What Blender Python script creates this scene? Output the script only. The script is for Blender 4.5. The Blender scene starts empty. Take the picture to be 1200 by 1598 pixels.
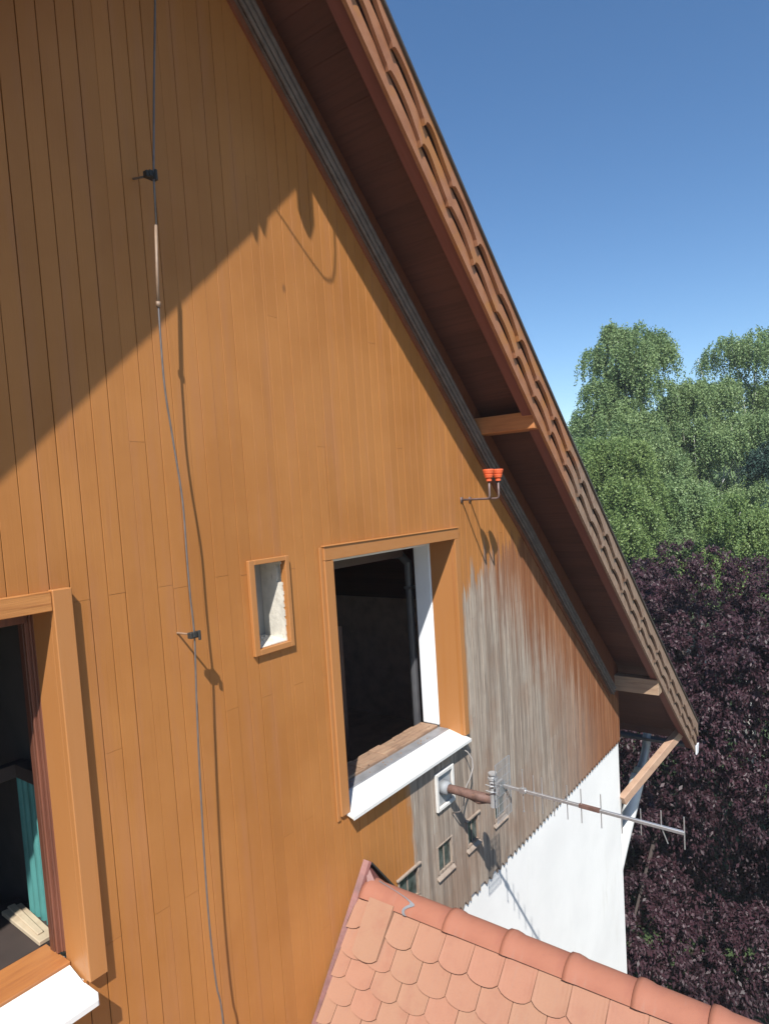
import bpy, math, random
import numpy as np
from mathutils import Vector, Matrix

# ------------------------------------------------------------------ camera
sc = bpy.context.scene
cam_d = bpy.data.cameras.new("camera")
cam = bpy.data.objects.new("camera", cam_d)
sc.collection.objects.link(cam)
sc.camera = cam
YAW, PIT, ROL, FPX, PX, PY = .9512, .0672, .0593, 1011.7, 645.6, 841.7
_f = np.array([math.sin(YAW)*math.cos(PIT), math.cos(YAW)*math.cos(PIT), -math.sin(PIT)])
_r = np.array([math.cos(YAW), -math.sin(YAW), 0.])
_d = np.cross(_f, _r)
_c, _s = math.cos(ROL), math.sin(ROL)
right = _c*_r + _s*_d
down = -_s*_r + _c*_d
cam.matrix_world = Matrix(((right[0], -down[0], -_f[0], 0), (right[1], -down[1], -_f[1], 0),
                           (right[2], -down[2], -_f[2], 0), (0, 0, 0, 1)))
cam_d.sensor_fit = 'HORIZONTAL'
cam_d.sensor_width = 36
cam_d.lens = FPX/1200*36
cam_d.shift_x = (600-PX)/1200
cam_d.shift_y = (PY-799)/1200
cam_d.clip_start = .05
cam_d.clip_end = 3000

# ------------------------------------------------------------------ light
SUN = Vector((0.5156, 0.3724, -0.7716)).normalized()     # direction the sunlight travels
w = bpy.data.worlds.new("World")
sc.world = w
w.use_nodes = True
nt = w.node_tree
bg = nt.nodes["Background"]
sky = nt.nodes.new("ShaderNodeTexSky")
sky.sky_type = 'NISHITA'
sky.sun_disc = False
sky.sun_elevation = math.asin(-SUN.z)
sky.sun_rotation = math.atan2(-SUN.x, -SUN.y)
sky.altitude = 300
sky.air_density = 1.0
sky.dust_density = 0.2
sky.ozone_density = 2.6
hs = nt.nodes.new("ShaderNodeHueSaturation")
hs.inputs["Saturation"].default_value = 1.16
hs.inputs["Value"].default_value = 1.10
nt.links.new(sky.outputs[0], hs.inputs["Color"])
nt.links.new(hs.outputs[0], bg.inputs[0])
bg.inputs[1].default_value = 0.088
sd = bpy.data.lights.new("sun", 'SUN')
sd.energy = 4.6
sd.angle = math.radians(.55)
sd.color = (1, .965, .91)
sun = bpy.data.objects.new("sun", sd)
sc.collection.objects.link(sun)
sun.rotation_euler = SUN.to_track_quat('-Z', 'Y').to_euler()
sc.view_settings.view_transform = 'Standard'
sc.view_settings.look = 'None'
sc.view_settings.exposure = .68
sc.view_settings.gamma = 1
sc.view_settings.use_curve_mapping = False
sc.cycles.max_bounces = 6
sc.cycles.transparent_max_bounces = 6

rnd = random.Random(7)
C = sc.collection

# ------------------------------------------------------------------ helpers
class MB:
    def __init__(s):
        s.v, s.f = [], []
    def add(s, vs, fs):
        o = len(s.v)
        s.v += [tuple(q) for q in vs]
        s.f += [tuple(i+o for i in f) for f in fs]
    def box(s, a, b):
        x0, y0, z0 = a; x1, y1, z1 = b
        s.add([(x0, y0, z0), (x1, y0, z0), (x1, y1, z0), (x0, y1, z0), (x0, y0, z1), (x1, y0, z1), (x1, y1, z1), (x0, y1, z1)],
              [(0, 3, 2, 1), (4, 5, 6, 7), (0, 1, 5, 4), (1, 2, 6, 5), (2, 3, 7, 6), (3, 0, 4, 7)])
    def hexa(s, p):                    # 8 points: bottom loop, top loop
        s.add(p, [(0, 3, 2, 1), (4, 5, 6, 7), (0, 1, 5, 4), (1, 2, 6, 5), (2, 3, 7, 6), (3, 0, 4, 7)])
    def tube(s, pts, r, n=10, caps=True):
        pts = [Vector(p) for p in pts]
        rs = r if isinstance(r, (list, tuple)) else [r]*len(pts)
        vs = []
        t0 = (pts[1]-pts[0]).normalized()
        up = Vector((0, 0, 1)) if abs(t0.z) < .9 else Vector((1, 0, 0))
        u = t0.cross(up).normalized()
        for i, p in enumerate(pts):
            t = ((pts[min(i+1, len(pts)-1)]-p).normalized() + (p-pts[max(i-1, 0)]).normalized()).normalized()
            u = (u - t*u.dot(t)).normalized()
            b = t.cross(u)
            for k in range(n):
                a = 2*math.pi*k/n
                vs.append(p + (u*math.cos(a)+b*math.sin(a))*rs[i])
        fs = []
        for i in range(len(pts)-1):
            for k in range(n):
                k2 = (k+1) % n
                fs.append((i*n+k, i*n+k2, (i+1)*n+k2, (i+1)*n+k))
        if caps:
            fs.append(tuple(range(n))[::-1])
            fs.append(tuple(range((len(pts)-1)*n, len(pts)*n)))
        s.add(vs, fs)
    def bar(s, a, b, wx, wz, up=(0, 0, 1)):   # rectangular beam a->b
        a = Vector(a); b = Vector(b); t = (b-a).normalized()
        u = t.cross(Vector(up)).normalized()*wx/2
        v = u.cross(t).normalized()*wz/2
        s.hexa([a-u-v, a+u-v, b+u-v, b-u-v, a-u+v, a+u+v, b+u+v, b-u+v])
    def lathe(s, o, prof, n=20):        # profile [(r,z)] about vertical axis at o
        vs, fs = [], []
        for r, z in prof:
            for k in range(n):
                a = 2*math.pi*k/n
                vs.append((o[0]+r*math.cos(a), o[1]+r*math.sin(a), o[2]+z))
        for i in range(len(prof)-1):
            for k in range(n):
                k2 = (k+1) % n
                fs.append((i*n+k, i*n+k2, (i+1)*n+k2, (i+1)*n+k))
        fs.append(tuple(range(n))[::-1]); fs.append(tuple(range((len(prof)-1)*n, len(prof)*n)))
        s.add(vs, fs)
    def build(s, name, mat, parent=None, smooth=False, origin=None):
        me = bpy.data.meshes.new(name)
        o = Vector(origin) if origin is not None else Vector((0, 0, 0))
        me.from_pydata([tuple(Vector(q)-o) for q in s.v], [], s.f)
        me.materials.append(mat)
        if smooth:
            me.polygons.foreach_set("use_smooth", [True]*len(me.polygons))
        me.update()
        ob = bpy.data.objects.new(name, me)
        C.objects.link(ob)
        if parent is not None:
            ob.parent = parent
            base = Vector((0, 0, 0)); q = parent
            while q is not None:
                base += q.location; q = q.parent
            ob.location = o - base
        else:
            ob.location = o
        return ob

def bevel(ob, wd=.003, seg=1):
    m = ob.modifiers.new("bevel", 'BEVEL'); m.width = wd; m.segments = seg; m.limit_method = 'ANGLE'
    return ob

def thing(name, label, cat, loc=(0, 0, 0), group=None):
    o = bpy.data.objects.new(name, None)
    C.objects.link(o); o.location = loc
    o["label"] = label; o["category"] = cat
    if group: o["group"] = group
    return o

def tag(o, label, cat, group=None):
    o["label"] = label; o["category"] = cat
    if group: o["group"] = group
    return o

# ------------------------------------------------------------------ materials
def mat_new(name):
    m = bpy.data.materials.new(name); m.use_nodes = True
    return m, m.node_tree, m.node_tree.nodes["Principled BSDF"]

def nd(nt, t, **kw):
    n = nt.nodes.new(t)
    for k, v in kw.items():
        setattr(n, k, v)
    return n

def val(nt, op, a, b=None, c=None, clamp=False):
    n = nt.nodes.new("ShaderNodeMath"); n.operation = op; n.use_clamp = clamp
    for i, q in enumerate((a, b, c)):
        if q is None: continue
        if isinstance(q, (int, float)): n.inputs[i].default_value = q
        else: nt.links.new(q, n.inputs[i])
    return n.outputs[0]

def mixc(nt, fac, a, b, mode='MIX'):
    n = nt.nodes.new("ShaderNodeMix"); n.data_type = 'RGBA'; n.blend_type = mode
    if isinstance(fac, (int, float)): n.inputs[0].default_value = fac
    else: nt.links.new(fac, n.inputs[0])
    for i, q in ((6, a), (7, b)):
        if isinstance(q, tuple): n.inputs[i].default_value = q if len(q) == 4 else q+(1,)
        else: nt.links.new(q, n.inputs[i])
    return n.outputs[2]

def noise(nt, vec, scale=(1, 1, 1), s=1., detail=3., rough=.55, dist=0.):
    mp = nd(nt, "ShaderNodeMapping"); mp.inputs[3].default_value = scale
    nt.links.new(vec, mp.inputs[0])
    n = nd(nt, "ShaderNodeTexNoise"); n.inputs["Scale"].default_value = s
    n.inputs["Detail"].default_value = detail; n.inputs["Roughness"].default_value = rough
    n.inputs["Distortion"].default_value = dist
    nt.links.new(mp.outputs[0], n.inputs[0])
    return n.outputs[0]

def ramp(nt, f, lo, hi):
    if lo > hi: return val(nt, "SUBTRACT", 1., ramp(nt, f, hi, lo))
    n = nd(nt, "ShaderNodeMapRange"); n.inputs[1].default_value = lo; n.inputs[2].default_value = hi
    n.interpolation_type = 'SMOOTHSTEP'
    nt.links.new(f, n.inputs[0])
    return n.outputs[0]

def bump(nt, bs, h, strength=.3, dist=.01):
    b = nd(nt, "ShaderNodeBump"); b.inputs["Strength"].default_value = strength; b.inputs["Distance"].default_value = dist
    nt.links.new(h, b.inputs["Height"]); nt.links.new(b.outputs[0], bs.inputs["Normal"])
    return b

def wood(name, base, dark, scale=(40, 40, 2.2), rough=.6, amount=.5, bstr=.3, island=.12, wear=None):
    m, t, bs = mat_new(name)
    co = nd(t, "ShaderNodeTexCoord").outputs["Object"]
    g = noise(t, co, scale, 1, 5, .6, .4)
    g2 = noise(t, co, (1, 1, 1), 2.3, 3)
    c = mixc(t, val(t, 'MULTIPLY', ramp(t, g, .4, .72), amount), base, dark)
    c = mixc(t, val(t, 'MULTIPLY', ramp(t, g2, .35, .75), .25), c, dark)
    if wear:
        wn = noise(t, co, (scale[0]*.5, scale[1]*.5, scale[2]), 1.3, 6, .7)
        c = mixc(t, ramp(t, wn, .56, .7), c, wear)
    isl = nd(t, "ShaderNodeNewGeometry").outputs["Random Per Island"]
    hv = nd(t, "ShaderNodeHueSaturation"); t.links.new(c, hv.inputs["Color"])
    t.links.new(val(t, 'ADD', val(t, 'MULTIPLY', isl, 2*island), 1-island), hv.inputs["Value"])
    t.links.new(hv.outputs[0], bs.inputs["Base Color"])
    bs.inputs["Roughness"].default_value = rough
    bump(t, bs, g, bstr, .004)
    return m

def plain(name, col, rough=.6, metal=0., var=.12, s=6., bstr=.1, spec=.5, bs_s=60, dirt=None):
    m, t, bs = mat_new(name)
    co = nd(t, "ShaderNodeTexCoord").outputs["Object"]
    g = noise(t, co, (1, 1, 1), s, 6, .6)
    d = tuple(c*(1-2.2*var) for c in col)
    c = mixc(t, ramp(t, g, .3, .75), col, d)
    if dirt:
        g3 = noise(t, co, (1, 1, .22), s*2.7, 6, .7)
        c = mixc(t, ramp(t, g3, .55, .72), c, dirt)
    t.links.new(c, bs.inputs["Base Color"])
    bs.inputs["Roughness"].default_value = rough
    bs.inputs["Metallic"].default_value = metal
    bs.inputs["Specular IOR Level"].default_value = spec
    g2 = noise(t, co, (1, 1, 1), bs_s, 3)
    bump(t, bs, g2, bstr, .003)
    return m

ORANGE = (.405, .170, .048)
ORANGE_D = (.345, .136, .034)

def cladding_mat():
    m, t, bs = mat_new("painted_cladding")
    co = nd(t, "ShaderNodeTexCoord").outputs["Object"]
    sp = nd(t, "ShaderNodeSeparateXYZ"); t.links.new(co, sp.inputs[0])
    x, z = sp.outputs[0], sp.outputs[2]
    isl = nd(t, "ShaderNodeNewGeometry").outputs["Random Per Island"]
    grain = noise(t, co, (70, 10, 2.0), 1, 5, .62, .3)
    gfine = noise(t, co, (190, 10, 5), 1, 3, .6)
    patch = noise(t, co, (1, 1, .8), 1.7, 4, .6)
    streak = noise(t, co, (26, 1, .9), 1, 5, .7)
    # --- paint
    paint = mixc(t, ramp(t, patch, .3, .72), ORANGE, ORANGE_D)
    paint = mixc(t, val(t, 'MULTIPLY', ramp(t, grain, .5, .75), .12), paint, (.26, .105, .035))
    redpatch = noise(t, co, (14, 1, 1.3), .9, 3)
    paint = mixc(t, val(t, 'MULTIPLY', ramp(t, redpatch, .5, .72), .35), paint, (.36, .155, .07))
    # --- weathered bare wood
    wth = mixc(t, ramp(t, streak, .35, .62), (.22, .180, .146), (.43, .355, .285))
    wth = mixc(t, val(t, 'MULTIPLY', ramp(t, gfine, .52, .68), .8), wth, (.12, .078, .056))
    wth = mixc(t, ramp(t, noise(t, co, (45, 1, 1.6), 1, 4, .6), .6, .72), wth, (.50, .44, .36))
    wth = mixc(t, val(t, 'MULTIPLY', ramp(t, patch, .48, .68), .45), wth, (.25, .135, .078))
    wth = mixc(t, val(t, 'MULTIPLY', nd(t, 'ShaderNodeNewGeometry').outputs['Random Per Island'], .38), wth, (.20, .14, .10))
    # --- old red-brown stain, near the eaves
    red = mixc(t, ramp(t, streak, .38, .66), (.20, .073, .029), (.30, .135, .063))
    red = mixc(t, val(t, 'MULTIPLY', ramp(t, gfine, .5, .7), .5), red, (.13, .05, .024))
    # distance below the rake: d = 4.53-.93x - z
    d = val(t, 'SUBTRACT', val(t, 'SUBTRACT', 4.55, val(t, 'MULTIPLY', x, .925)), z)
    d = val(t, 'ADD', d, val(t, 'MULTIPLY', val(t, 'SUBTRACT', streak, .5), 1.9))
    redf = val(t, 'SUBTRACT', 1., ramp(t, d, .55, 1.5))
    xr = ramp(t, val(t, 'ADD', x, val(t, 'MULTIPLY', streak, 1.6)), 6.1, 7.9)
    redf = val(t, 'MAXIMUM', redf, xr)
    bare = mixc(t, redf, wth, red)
    # --- where the fresh paint stops:  x limit as a function of z
    def step(z0, wd): return ramp(t, z, z0-wd, z0+wd)
    nz = val(t, 'MULTIPLY', val(t, 'SUBTRACT', noise(t, co, (34, 1, 1.2), 1, 5, .75), .5), 1.3)
    zz = val(t, 'ADD', z, nz)
    s1 = ramp(t, z, -1.86, -1.80)
    s2 = ramp(t, zz, -.78, -.60)
    s3 = ramp(t, zz, -.62, -.25)
    lim = val(t, 'ADD', val(t, 'ADD', val(t, 'ADD', 3.29, val(t, 'MULTIPLY', s1, .80)), val(t, 'MULTIPLY', s2, .27)), val(t, 'MULTIPLY', s3, 1.2))
    edge = val(t, 'MULTIPLY', val(t, 'SUBTRACT', noise(t, co, (24, 1, 5), 1, 5, .7), .5), .16)
    pf = ramp(t, val(t, 'SUBTRACT', val(t, 'ADD', x, edge), lim), .03, -.03)
    col = mixc(t, pf, bare, paint)
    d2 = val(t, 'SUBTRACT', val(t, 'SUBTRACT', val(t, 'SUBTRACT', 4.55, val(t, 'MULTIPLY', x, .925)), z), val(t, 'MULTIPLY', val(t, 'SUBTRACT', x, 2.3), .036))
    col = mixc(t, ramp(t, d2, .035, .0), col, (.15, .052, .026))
    hv = nd(t, "ShaderNodeHueSaturation"); t.links.new(col, hv.inputs["Color"])
    t.links.new(val(t, 'ADD', val(t, 'MULTIPLY', isl, .08), .96), hv.inputs["Value"])
    t.links.new(hv.outputs[0], bs.inputs["Base Color"])
    t.links.new(val(t, 'ADD', val(t, 'MULTIPLY', pf, -.22), .8), bs.inputs["Roughness"])
    bs.inputs["Specular IOR Level"].default_value = .3
    h = val(t, 'ADD', val(t, 'MULTIPLY', grain, .8), val(t, 'MULTIPLY', noise(t, co, (1, 1, .5), 9, 4), .9))
    kn = nd(t, "ShaderNodeTexVoronoi"); kn.inputs["Scale"].default_value = 3.1; t.links.new(co, kn.inputs[0])
    h = val(t, 'ADD', h, val(t, 'MULTIPLY', ramp(t, kn.outputs["Distance"], .0, .05), -.9))
    bump(t, bs, h, .26, .005)
    k2 = nd(t, "ShaderNodeTexVoronoi"); k2.inputs["Scale"].default_value = 2.3
    mp2 = nd(t, "ShaderNodeMapping"); mp2.inputs[3].default_value = (1, 1, .55); mp2.inputs[1].default_value = (3.1, 0, 1.7); t.links.new(co, mp2.inputs[0]); t.links.new(mp2.outputs[0], k2.inputs[0])
    dk_ = mixc(t, val(t, 'MULTIPLY', ramp(t, k2.outputs["Distance"], .045, .012), .65), hv.outputs[0], (.10, .045, .02))
    t.links.new(dk_, bs.inputs["Base Color"])
    return m

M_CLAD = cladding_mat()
M_TRIM = wood("painted_trim", (.36, .155, .050), ORANGE_D, (14, 30, 30), .5, .5, .3)
M_TRIMV = wood("painted_trim_upright", (.36, .155, .050), ORANGE_D, (40, 40, 1.6), .5, .4, .22)
M_DARKB = plain("dark_batten", (.05, .025, .015), .8)
M_SOFF = wood("soffit_boards", (.115, .044, .030), (.066, .026, .019), (40, 2, 40), .6, .6)
M_SOFF2 = wood("verge_rafter", (.17, .055, .042), (.12, .04, .03), (3, 40, 3), .6, .5)
M_PURL = wood("purlin_paint", (.42, .17, .06), (.25, .09, .03), (40, 2.5, 40), .55, .6)
M_PURL2 = wood("purlin_bare", (.36, .25, .16), (.20, .12, .08), (40, 2.5, 40), .7, .7)
M_BRACE = wood("brace_wood", (.38, .25, .17), (.26, .15, .10), (8, 8, 8), .7, .6)
M_INWOOD = wood("inner_frame_wood", (.16, .058, .034), (.075, .028, .018), (50, 50, 1.6), .5, .7, .3, .2)
M_SILLW = wood("raw_sill_wood", (.30, .19, .12), (.17, .10, .065), (5, 40, 40), .8, .8, .5, .1, (.36, .26, .17))
M_SILLO = wood("orange_sill_wood", (.36, .145, .045), (.24, .085, .03), (3, 30, 30), .45, .7, .25)
M_PLANK = wood("loose_plank", (.44, .36, .25), (.28, .21, .14), (8, 8, 30), .8, .5)
M_WHITE = plain("white_sheet_metal", (.70, .69, .66), .45, 0, .03, 4, .05, .5, 40, (.55, .53, .50))
M_WPAINT = plain("white_frame_paint", (.78, .80, .82), .4, 0, .03, 5, .03, .5, 60)
M_PLAST = plain("white_plaster", (.86, .845, .81), .85, 0, .04, 1.4, .2, .3, 30, (.77, .75, .70))
M_PLIN = plain("recess_plaster", (.62, .58, .50), .9, 0, .1, 14, .8, .2, 60, (.30, .24, .18))
M_GREYM = plain("grey_flashing", (.34, .34, .35), .5, .4, .12, 12)
M_DARKIN = plain("dark_interior", (.62, .50, .43), .9)
M_DARKIN2 = plain('dark_old_timber', (.05, .035, .03), .7)
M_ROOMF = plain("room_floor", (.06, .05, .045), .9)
M_TEAL = plain("teal_wall_paint", (.065, .235, .22), .7, 0, .12, 5)
M_RAIL = plain("galvanised_rail", (.155, .125, .115), .65, 0, .18, 14, .15)
M_STEEL = plain("bare_steel", (.55, .55, .55), .35, .45, .1, 20, .05)
M_ALU = plain("antenna_aluminium", (.62, .62, .62), .38, .75, .08, 30, .05)
M_RUST = plain("rusty_brown_tube", (.17, .095, .075), .65, 0, .22, 22, .4, .4, 120, (.26, .13, .07))
M_PGREY = plain("grey_plastic", (.30, .31, .32), .6, 0, .12, 10)
M_BLACKP = plain("black_clamp", (.03, .03, .028), .6)
M_WIRE = plain("grey_wire", (.19, .17, .165), .5, .5, .12, 30)
M_SLEEVE = plain("light_sleeve", (.27, .18, .12), .5, 0, .12, 30)
M_INS = plain("orange_insulator", (.75, .13, .045), .35, 0, .06, 20, .03)
M_BRACK = plain("bracket_paint", (.20, .14, .13), .5, .3, .2, 30)
M_PIPE = plain("grey_downpipe", (.36, .37, .38), .45, .2, .12, 6)
M_PIPEW = plain("white_downpipe", (.74, .74, .72), .5, 0, .05, 5)
M_CREAM = plain("cream_collar", (.62, .56, .42), .5, 0, .08, 10)
M_CABLE = plain("pale_cable", (.30, .27, .25), .5)
M_FLASH = plain("painted_flashing", (.19, .065, .052), .5, .1, .2, 10, .2)
M_SEAL = plain("grey_sealant", (.20, .215, .235), .6, 0, .12, 20)
M_BARK = plain("birch_bark", (.55, .53, .49), .8, 0, .1, 3, .3, .3, 20, (.10, .09, .08))
M_BARKD = plain("dark_bark", (.06, .045, .04), .9)
M_ROOFT = plain("brown_roof_tiles", (.10, .06, .05), .7)
M_GLASS = plain("dull_pane", (.10, .12, .11), .18, 0, .35, 16, .1)

def fascia_mat():
    m, t, bs = mat_new("verge_board_paint")
    co = nd(t, "ShaderNodeTexCoord").outputs["Object"]
    sp = nd(t, "ShaderNodeSeparateXYZ"); t.links.new(co, sp.inputs[0])
    g = noise(t, co, (9, 9, 9), 1, 5, .65)
    st = noise(t, co, (60, 60, 12), 1, 4, .6)
    p = mixc(t, ramp(t, g, .35, .7), (.335, .150, .075), (.26, .105, .05))
    ng = noise(t, co, (1, 1, 1), 4.5, 5, .6)
    p = mixc(t, val(t, 'MULTIPLY', ramp(t, ng, .5, .62), .7), p, (.36, .155, .045))
    b = mixc(t, ramp(t, st, .4, .65), (.225, .145, .10), (.31, .215, .155))
    b = mixc(t, val(t, 'MULTIPLY', ramp(t, g, .5, .7), .6), b, (.22, .12, .075))
    f = ramp(t, val(t, 'ADD', sp.outputs[0], val(t, 'MULTIPLY', g, 1.2)), 5.35, 5.75)
    c = mixc(t, f, p, b)
    t.links.new(c, bs.inputs["Base Color"]); bs.inputs["Roughness"].default_value = .6
    bump(t, bs, st, .25, .004)
    return m
M_FASC = fascia_mat()

def tile_mat(name, c0, c1, c2):
    m, t, bs = mat_new(name)
    co = nd(t, "ShaderNodeTexCoord").outputs["Object"]
    isl = nd(t, "ShaderNodeNewGeometry").outputs["Random Per Island"]
    g = noise(t, co, (1, 1, 1), 9, 6, .65)
    s = noise(t, co, (1, 12, 1), 5, 5, .6)
    c = mixc(t, isl, c0, c1)
    c = mixc(t, val(t, 'MULTIPLY', ramp(t, g, .45, .75), .45), c, c2)
    c = mixc(t, val(t, 'MULTIPLY', ramp(t, s, .55, .75), .3), c, (.28, .18, .14))
    sp = noise(t, co, (1, 1, 1), 150, 2)
    c = mixc(t, val(t, 'MULTIPLY', ramp(t, sp, .62, .72), .35), c, (.20, .10, .07))
    t.links.new(c, bs.inputs["Base Color"]); bs.inputs["Roughness"].default_value = .75
    bs.inputs["Specular IOR Level"].default_value = .3
    bump(t, bs, noise(t, co, (1, 1, 1), 90, 4), .25, .003)
    return m
M_TILE = tile_mat("clay_tile", (.33, .158, .104), (.31, .172, .110), (.27, .118, .08))
M_RIDGE = tile_mat("clay_ridge", (.315, .100, .066), (.30, .142, .088), (.23, .082, .058))

def leaf_mat(name, c0, c1, rough, trans, spec=.4):
    m, t, bs = mat_new(name)
    isl = nd(t, "ShaderNodeNewGeometry").outputs["Random Per Island"]
    co = nd(t, "ShaderNodeTexCoord").outputs["Object"]
    g = noise(t, co, (1, 1, 1), .55, 3)
    f = val(t, 'ADD', val(t, 'MULTIPLY', isl, .6), val(t, 'MULTIPLY', ramp(t, g, .35, .65), .4))
    c = mixc(t, f, c0, c1)
    t.links.new(c, bs.inputs["Base Color"]); bs.inputs["Roughness"].default_value = rough
    bs.inputs["Specular IOR Level"].default_value = spec
    out = t.nodes["Material Output"]
    tr = nd(t, "ShaderNodeBsdfTranslucent"); t.links.new(c, tr.inputs[0])
    mx = nd(t, "ShaderNodeMixShader"); mx.inputs[0].default_value = trans
    t.links.new(bs.outputs[0], mx.inputs[1]); t.links.new(tr.outputs[0], mx.inputs[2])
    t.links.new(mx.outputs[0], out.inputs[0])
    return m
M_BLEAF = leaf_mat("birch_leaves", (.13, .215, .085), (.28, .37, .155), .5, .35)
M_BLEAF2 = leaf_mat("bright_birch_leaves", (.115, .200, .060), (.25, .33, .11), .5, .35)
M_PLEAF = leaf_mat("purple_leaves", (.016, .009, .012), (.062, .025, .034), .5, .18, .35)
M_GRASS = plain("lawn_grass", (.055, .09, .028), .9, 0, .2, 3, .6)

# ------------------------------------------------------------------ roof line
XA = 1.97                                   # ridge of the gable
def low_r(x):                               # lower edge of the verge boards, right slope
    d = x-XA
    return 2.82 - .98*d + .0077*d*d
def low(x):
    return low_r(x) if x >= XA else low_r(2*XA-x)
XE = 8.93
def capz(x): return low(x) + .302 + .0165*abs(x-XA)
YV = 1.98                                   # verge plane
YW = 2.5                                    # face of the cladding
YB = 12.5                                   # back of the house
GZ = -8.4                                   # ground

house = thing("house", "tall gabled house clad in ochre painted boards above white plaster", "house", (XA, YW, GZ))

# ------------------------------------------------------------------ setting
g = MB(); g.add([(-600, -600, GZ), (900, -600, GZ), (900, 900, GZ), (-600, 900, GZ)], [(0, 1, 2, 3)])
go = g.build("lawn", M_GRASS); go["kind"] = "structure"
g = MB(); g.box((-16, -24, GZ-.02), (8.3, 2.4, GZ+.004)); go = g.build("added_bounce_sheet", plain("bounce_sheet_tan", (.36, .29, .22), .85, 0, .1, 3, .5)); go["kind"] = "structure"  # tan sheet over the lawn, added to bounce warm light onto wall and soffit

# ------------------------------------------------------------------ cladding boards
OPEN = [(.02, 1.16, -1.80, -.33), (2.12, 2.325, -.715, -.295), (2.69, 3.985, -1.80, -.33),
        (3.12, 3.32, -2.645, -2.46), (3.575, 3.745, -2.645, -2.46), (3.975, 4.125, -2.645, -2.46), (4.40, 4.575, -2.645, -2.46),
        (3.60, 3.78, -2.18, -1.96)]
ZT = -3.03
def rake(x): return low(x) + .20
def board_piece(mb, x0, x1, zb, zt, yf, tooth, rk):
    c = min(.0011, (x1-x0)*.3); xm = (x0+x1)/2; yb = yf+.019
    P = [(x0, yb), (x0, yf+c), (x0+c, yf), (xm, yf), (x1-c, yf), (x1, yf+c), (x1, yb), (xm, yb)]
    vs = []
    for (x, y) in P:
        vs.append((x, y, zb - (.045*(1-abs(x-xm)/((x1-x0)/2)) if tooth else 0)))
    for (x, y) in P:
        vs.append((x, y, rake(x) if rk else zt))
    fs = [(i, (i+1) % 8, 8+(i+1) % 8, 8+i) for i in range(8)]
    fs += [(7, 3, 2, 1, 0), (7, 6, 5, 4, 3), (8, 9, 10, 11, 15), (11, 12, 13, 14, 15)]
    mb.add(vs, fs)
clad = MB()
pitch = .0738
x = -3.56
k = 0
while x < 7.5:
    wdt = pitch
    x1 = min(x+wdt, 7.50)
    if x1-x < .02: break
    gap = rnd.choice([.0012, .0016, .0024, .0034])
    yf = YW + rnd.uniform(-.0007, .0007)
    a, b = x, x1-gap
    top = rake((a+b)/2)
    # butt joints sit on the batten lines
    js = []
    for zj, pr in ((2.2, .12), (1.62, .10), (.95, .12), (.30, .08), (-.335, .36), (-.965, .46), (-1.713, .42), (-2.35, .2)):
        if rnd.random() < pr and zj < top-.15:
            js.append(zj + rnd.uniform(-.012, .012)) if rnd.random() < .6 else None
    segs = []
    cur = ZT + rnd.uniform(-.003, .003); first = True
    for zj in sorted(js):
        segs.append([a, b, cur, zj-.0006, first, False]); cur = zj+.0006; first = False
    segs.append([a, b, cur, top, first, True])
    ops = [o for o in OPEN if o[0] < b and o[1] > a]
    for o in ops:
        new = []
        for sgm in segs:
            sa, sb, z0, z1, tooth, rk = sgm
            ztop = z1
            if o[0] >= sb or o[1] <= sa or o[2] >= ztop or o[3] <= z0:
                new.append(sgm); continue
            if o[0] > sa: new.append([sa, o[0], z0, z1, False, rk])
            if o[1] < sb: new.append([o[1], sb, z0, z1, False, rk])
            ca, cb = max(sa, o[0]), min(sb, o[1])
            if o[2] > z0: new.append([ca, cb, z0, o[2], tooth, False])
            if o[3] < z1: new.append([ca, cb, o[3], z1, False, rk])
        segs = new
    for sa, sb, z0, z1, tooth, rk in segs:
        if sb-sa < .004: continue
        # every length of board sits a hair in or out and is a hair narrower
        board_piece(clad, sa, sb, z0, z1, yf + rnd.uniform(-.0006, .0006), tooth, rk)
    x = x1; k += 1
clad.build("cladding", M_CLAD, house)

# plaster wall: front leaf with holes (thick), made of rectangles
def wall_with_holes(mb, x0, x1, z0, ztopf, y0, y1, holes):
    xs = sorted(set([x0, x1] + [h[0] for h in holes] + [h[1] for h in holes] + list(np.arange(x0, x1, .5))))
    xs = [q for q in xs if x0 <= q <= x1]
    for a, b in zip(xs[:-1], xs[1:]):
        if b-a < 1e-4: continue
        m_ = (a+b)/2
        hs = sorted([(h[2], h[3]) for h in holes if h[0] < m_ < h[1]])
        cur = z0
        for hz0, hz1 in hs:
            mb.box((a, y0, cur), (b, y1, hz0)); cur = hz1
        ta, tb = ztopf(a), ztopf(b)
        mb.hexa([(a, y0, cur), (b, y0, cur), (b, y1, cur), (a, y1, cur), (a, y0, ta), (b, y0, tb), (b, y1, tb), (a, y1, ta)])
pl = MB()
wall_with_holes(pl, -3.5, 7.487, GZ-.1, lambda q: low(q)+.16, 2.522, 2.80, [(-.02, 1.235, -1.805, -.31), (2.10, 2.345, -.735, -.275), (2.655, 4.022, -1.80, -.30), (3.60, 3.78, -2.18, -1.96)])
pl.box((7.207, 2.80, GZ-.1), (7.487, YB, low(7.487)+.1))
pl.box((-3.5, 2.80, GZ-.1), (-3.22, YB, low(7.44)+.1))
wall_with_holes(pl, -3.5, 7.487, GZ-.1, lambda q: low(q)+.16, YB, YB+.28, [])
pl.build("plaster_wall", M_PLAST, house)

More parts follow.
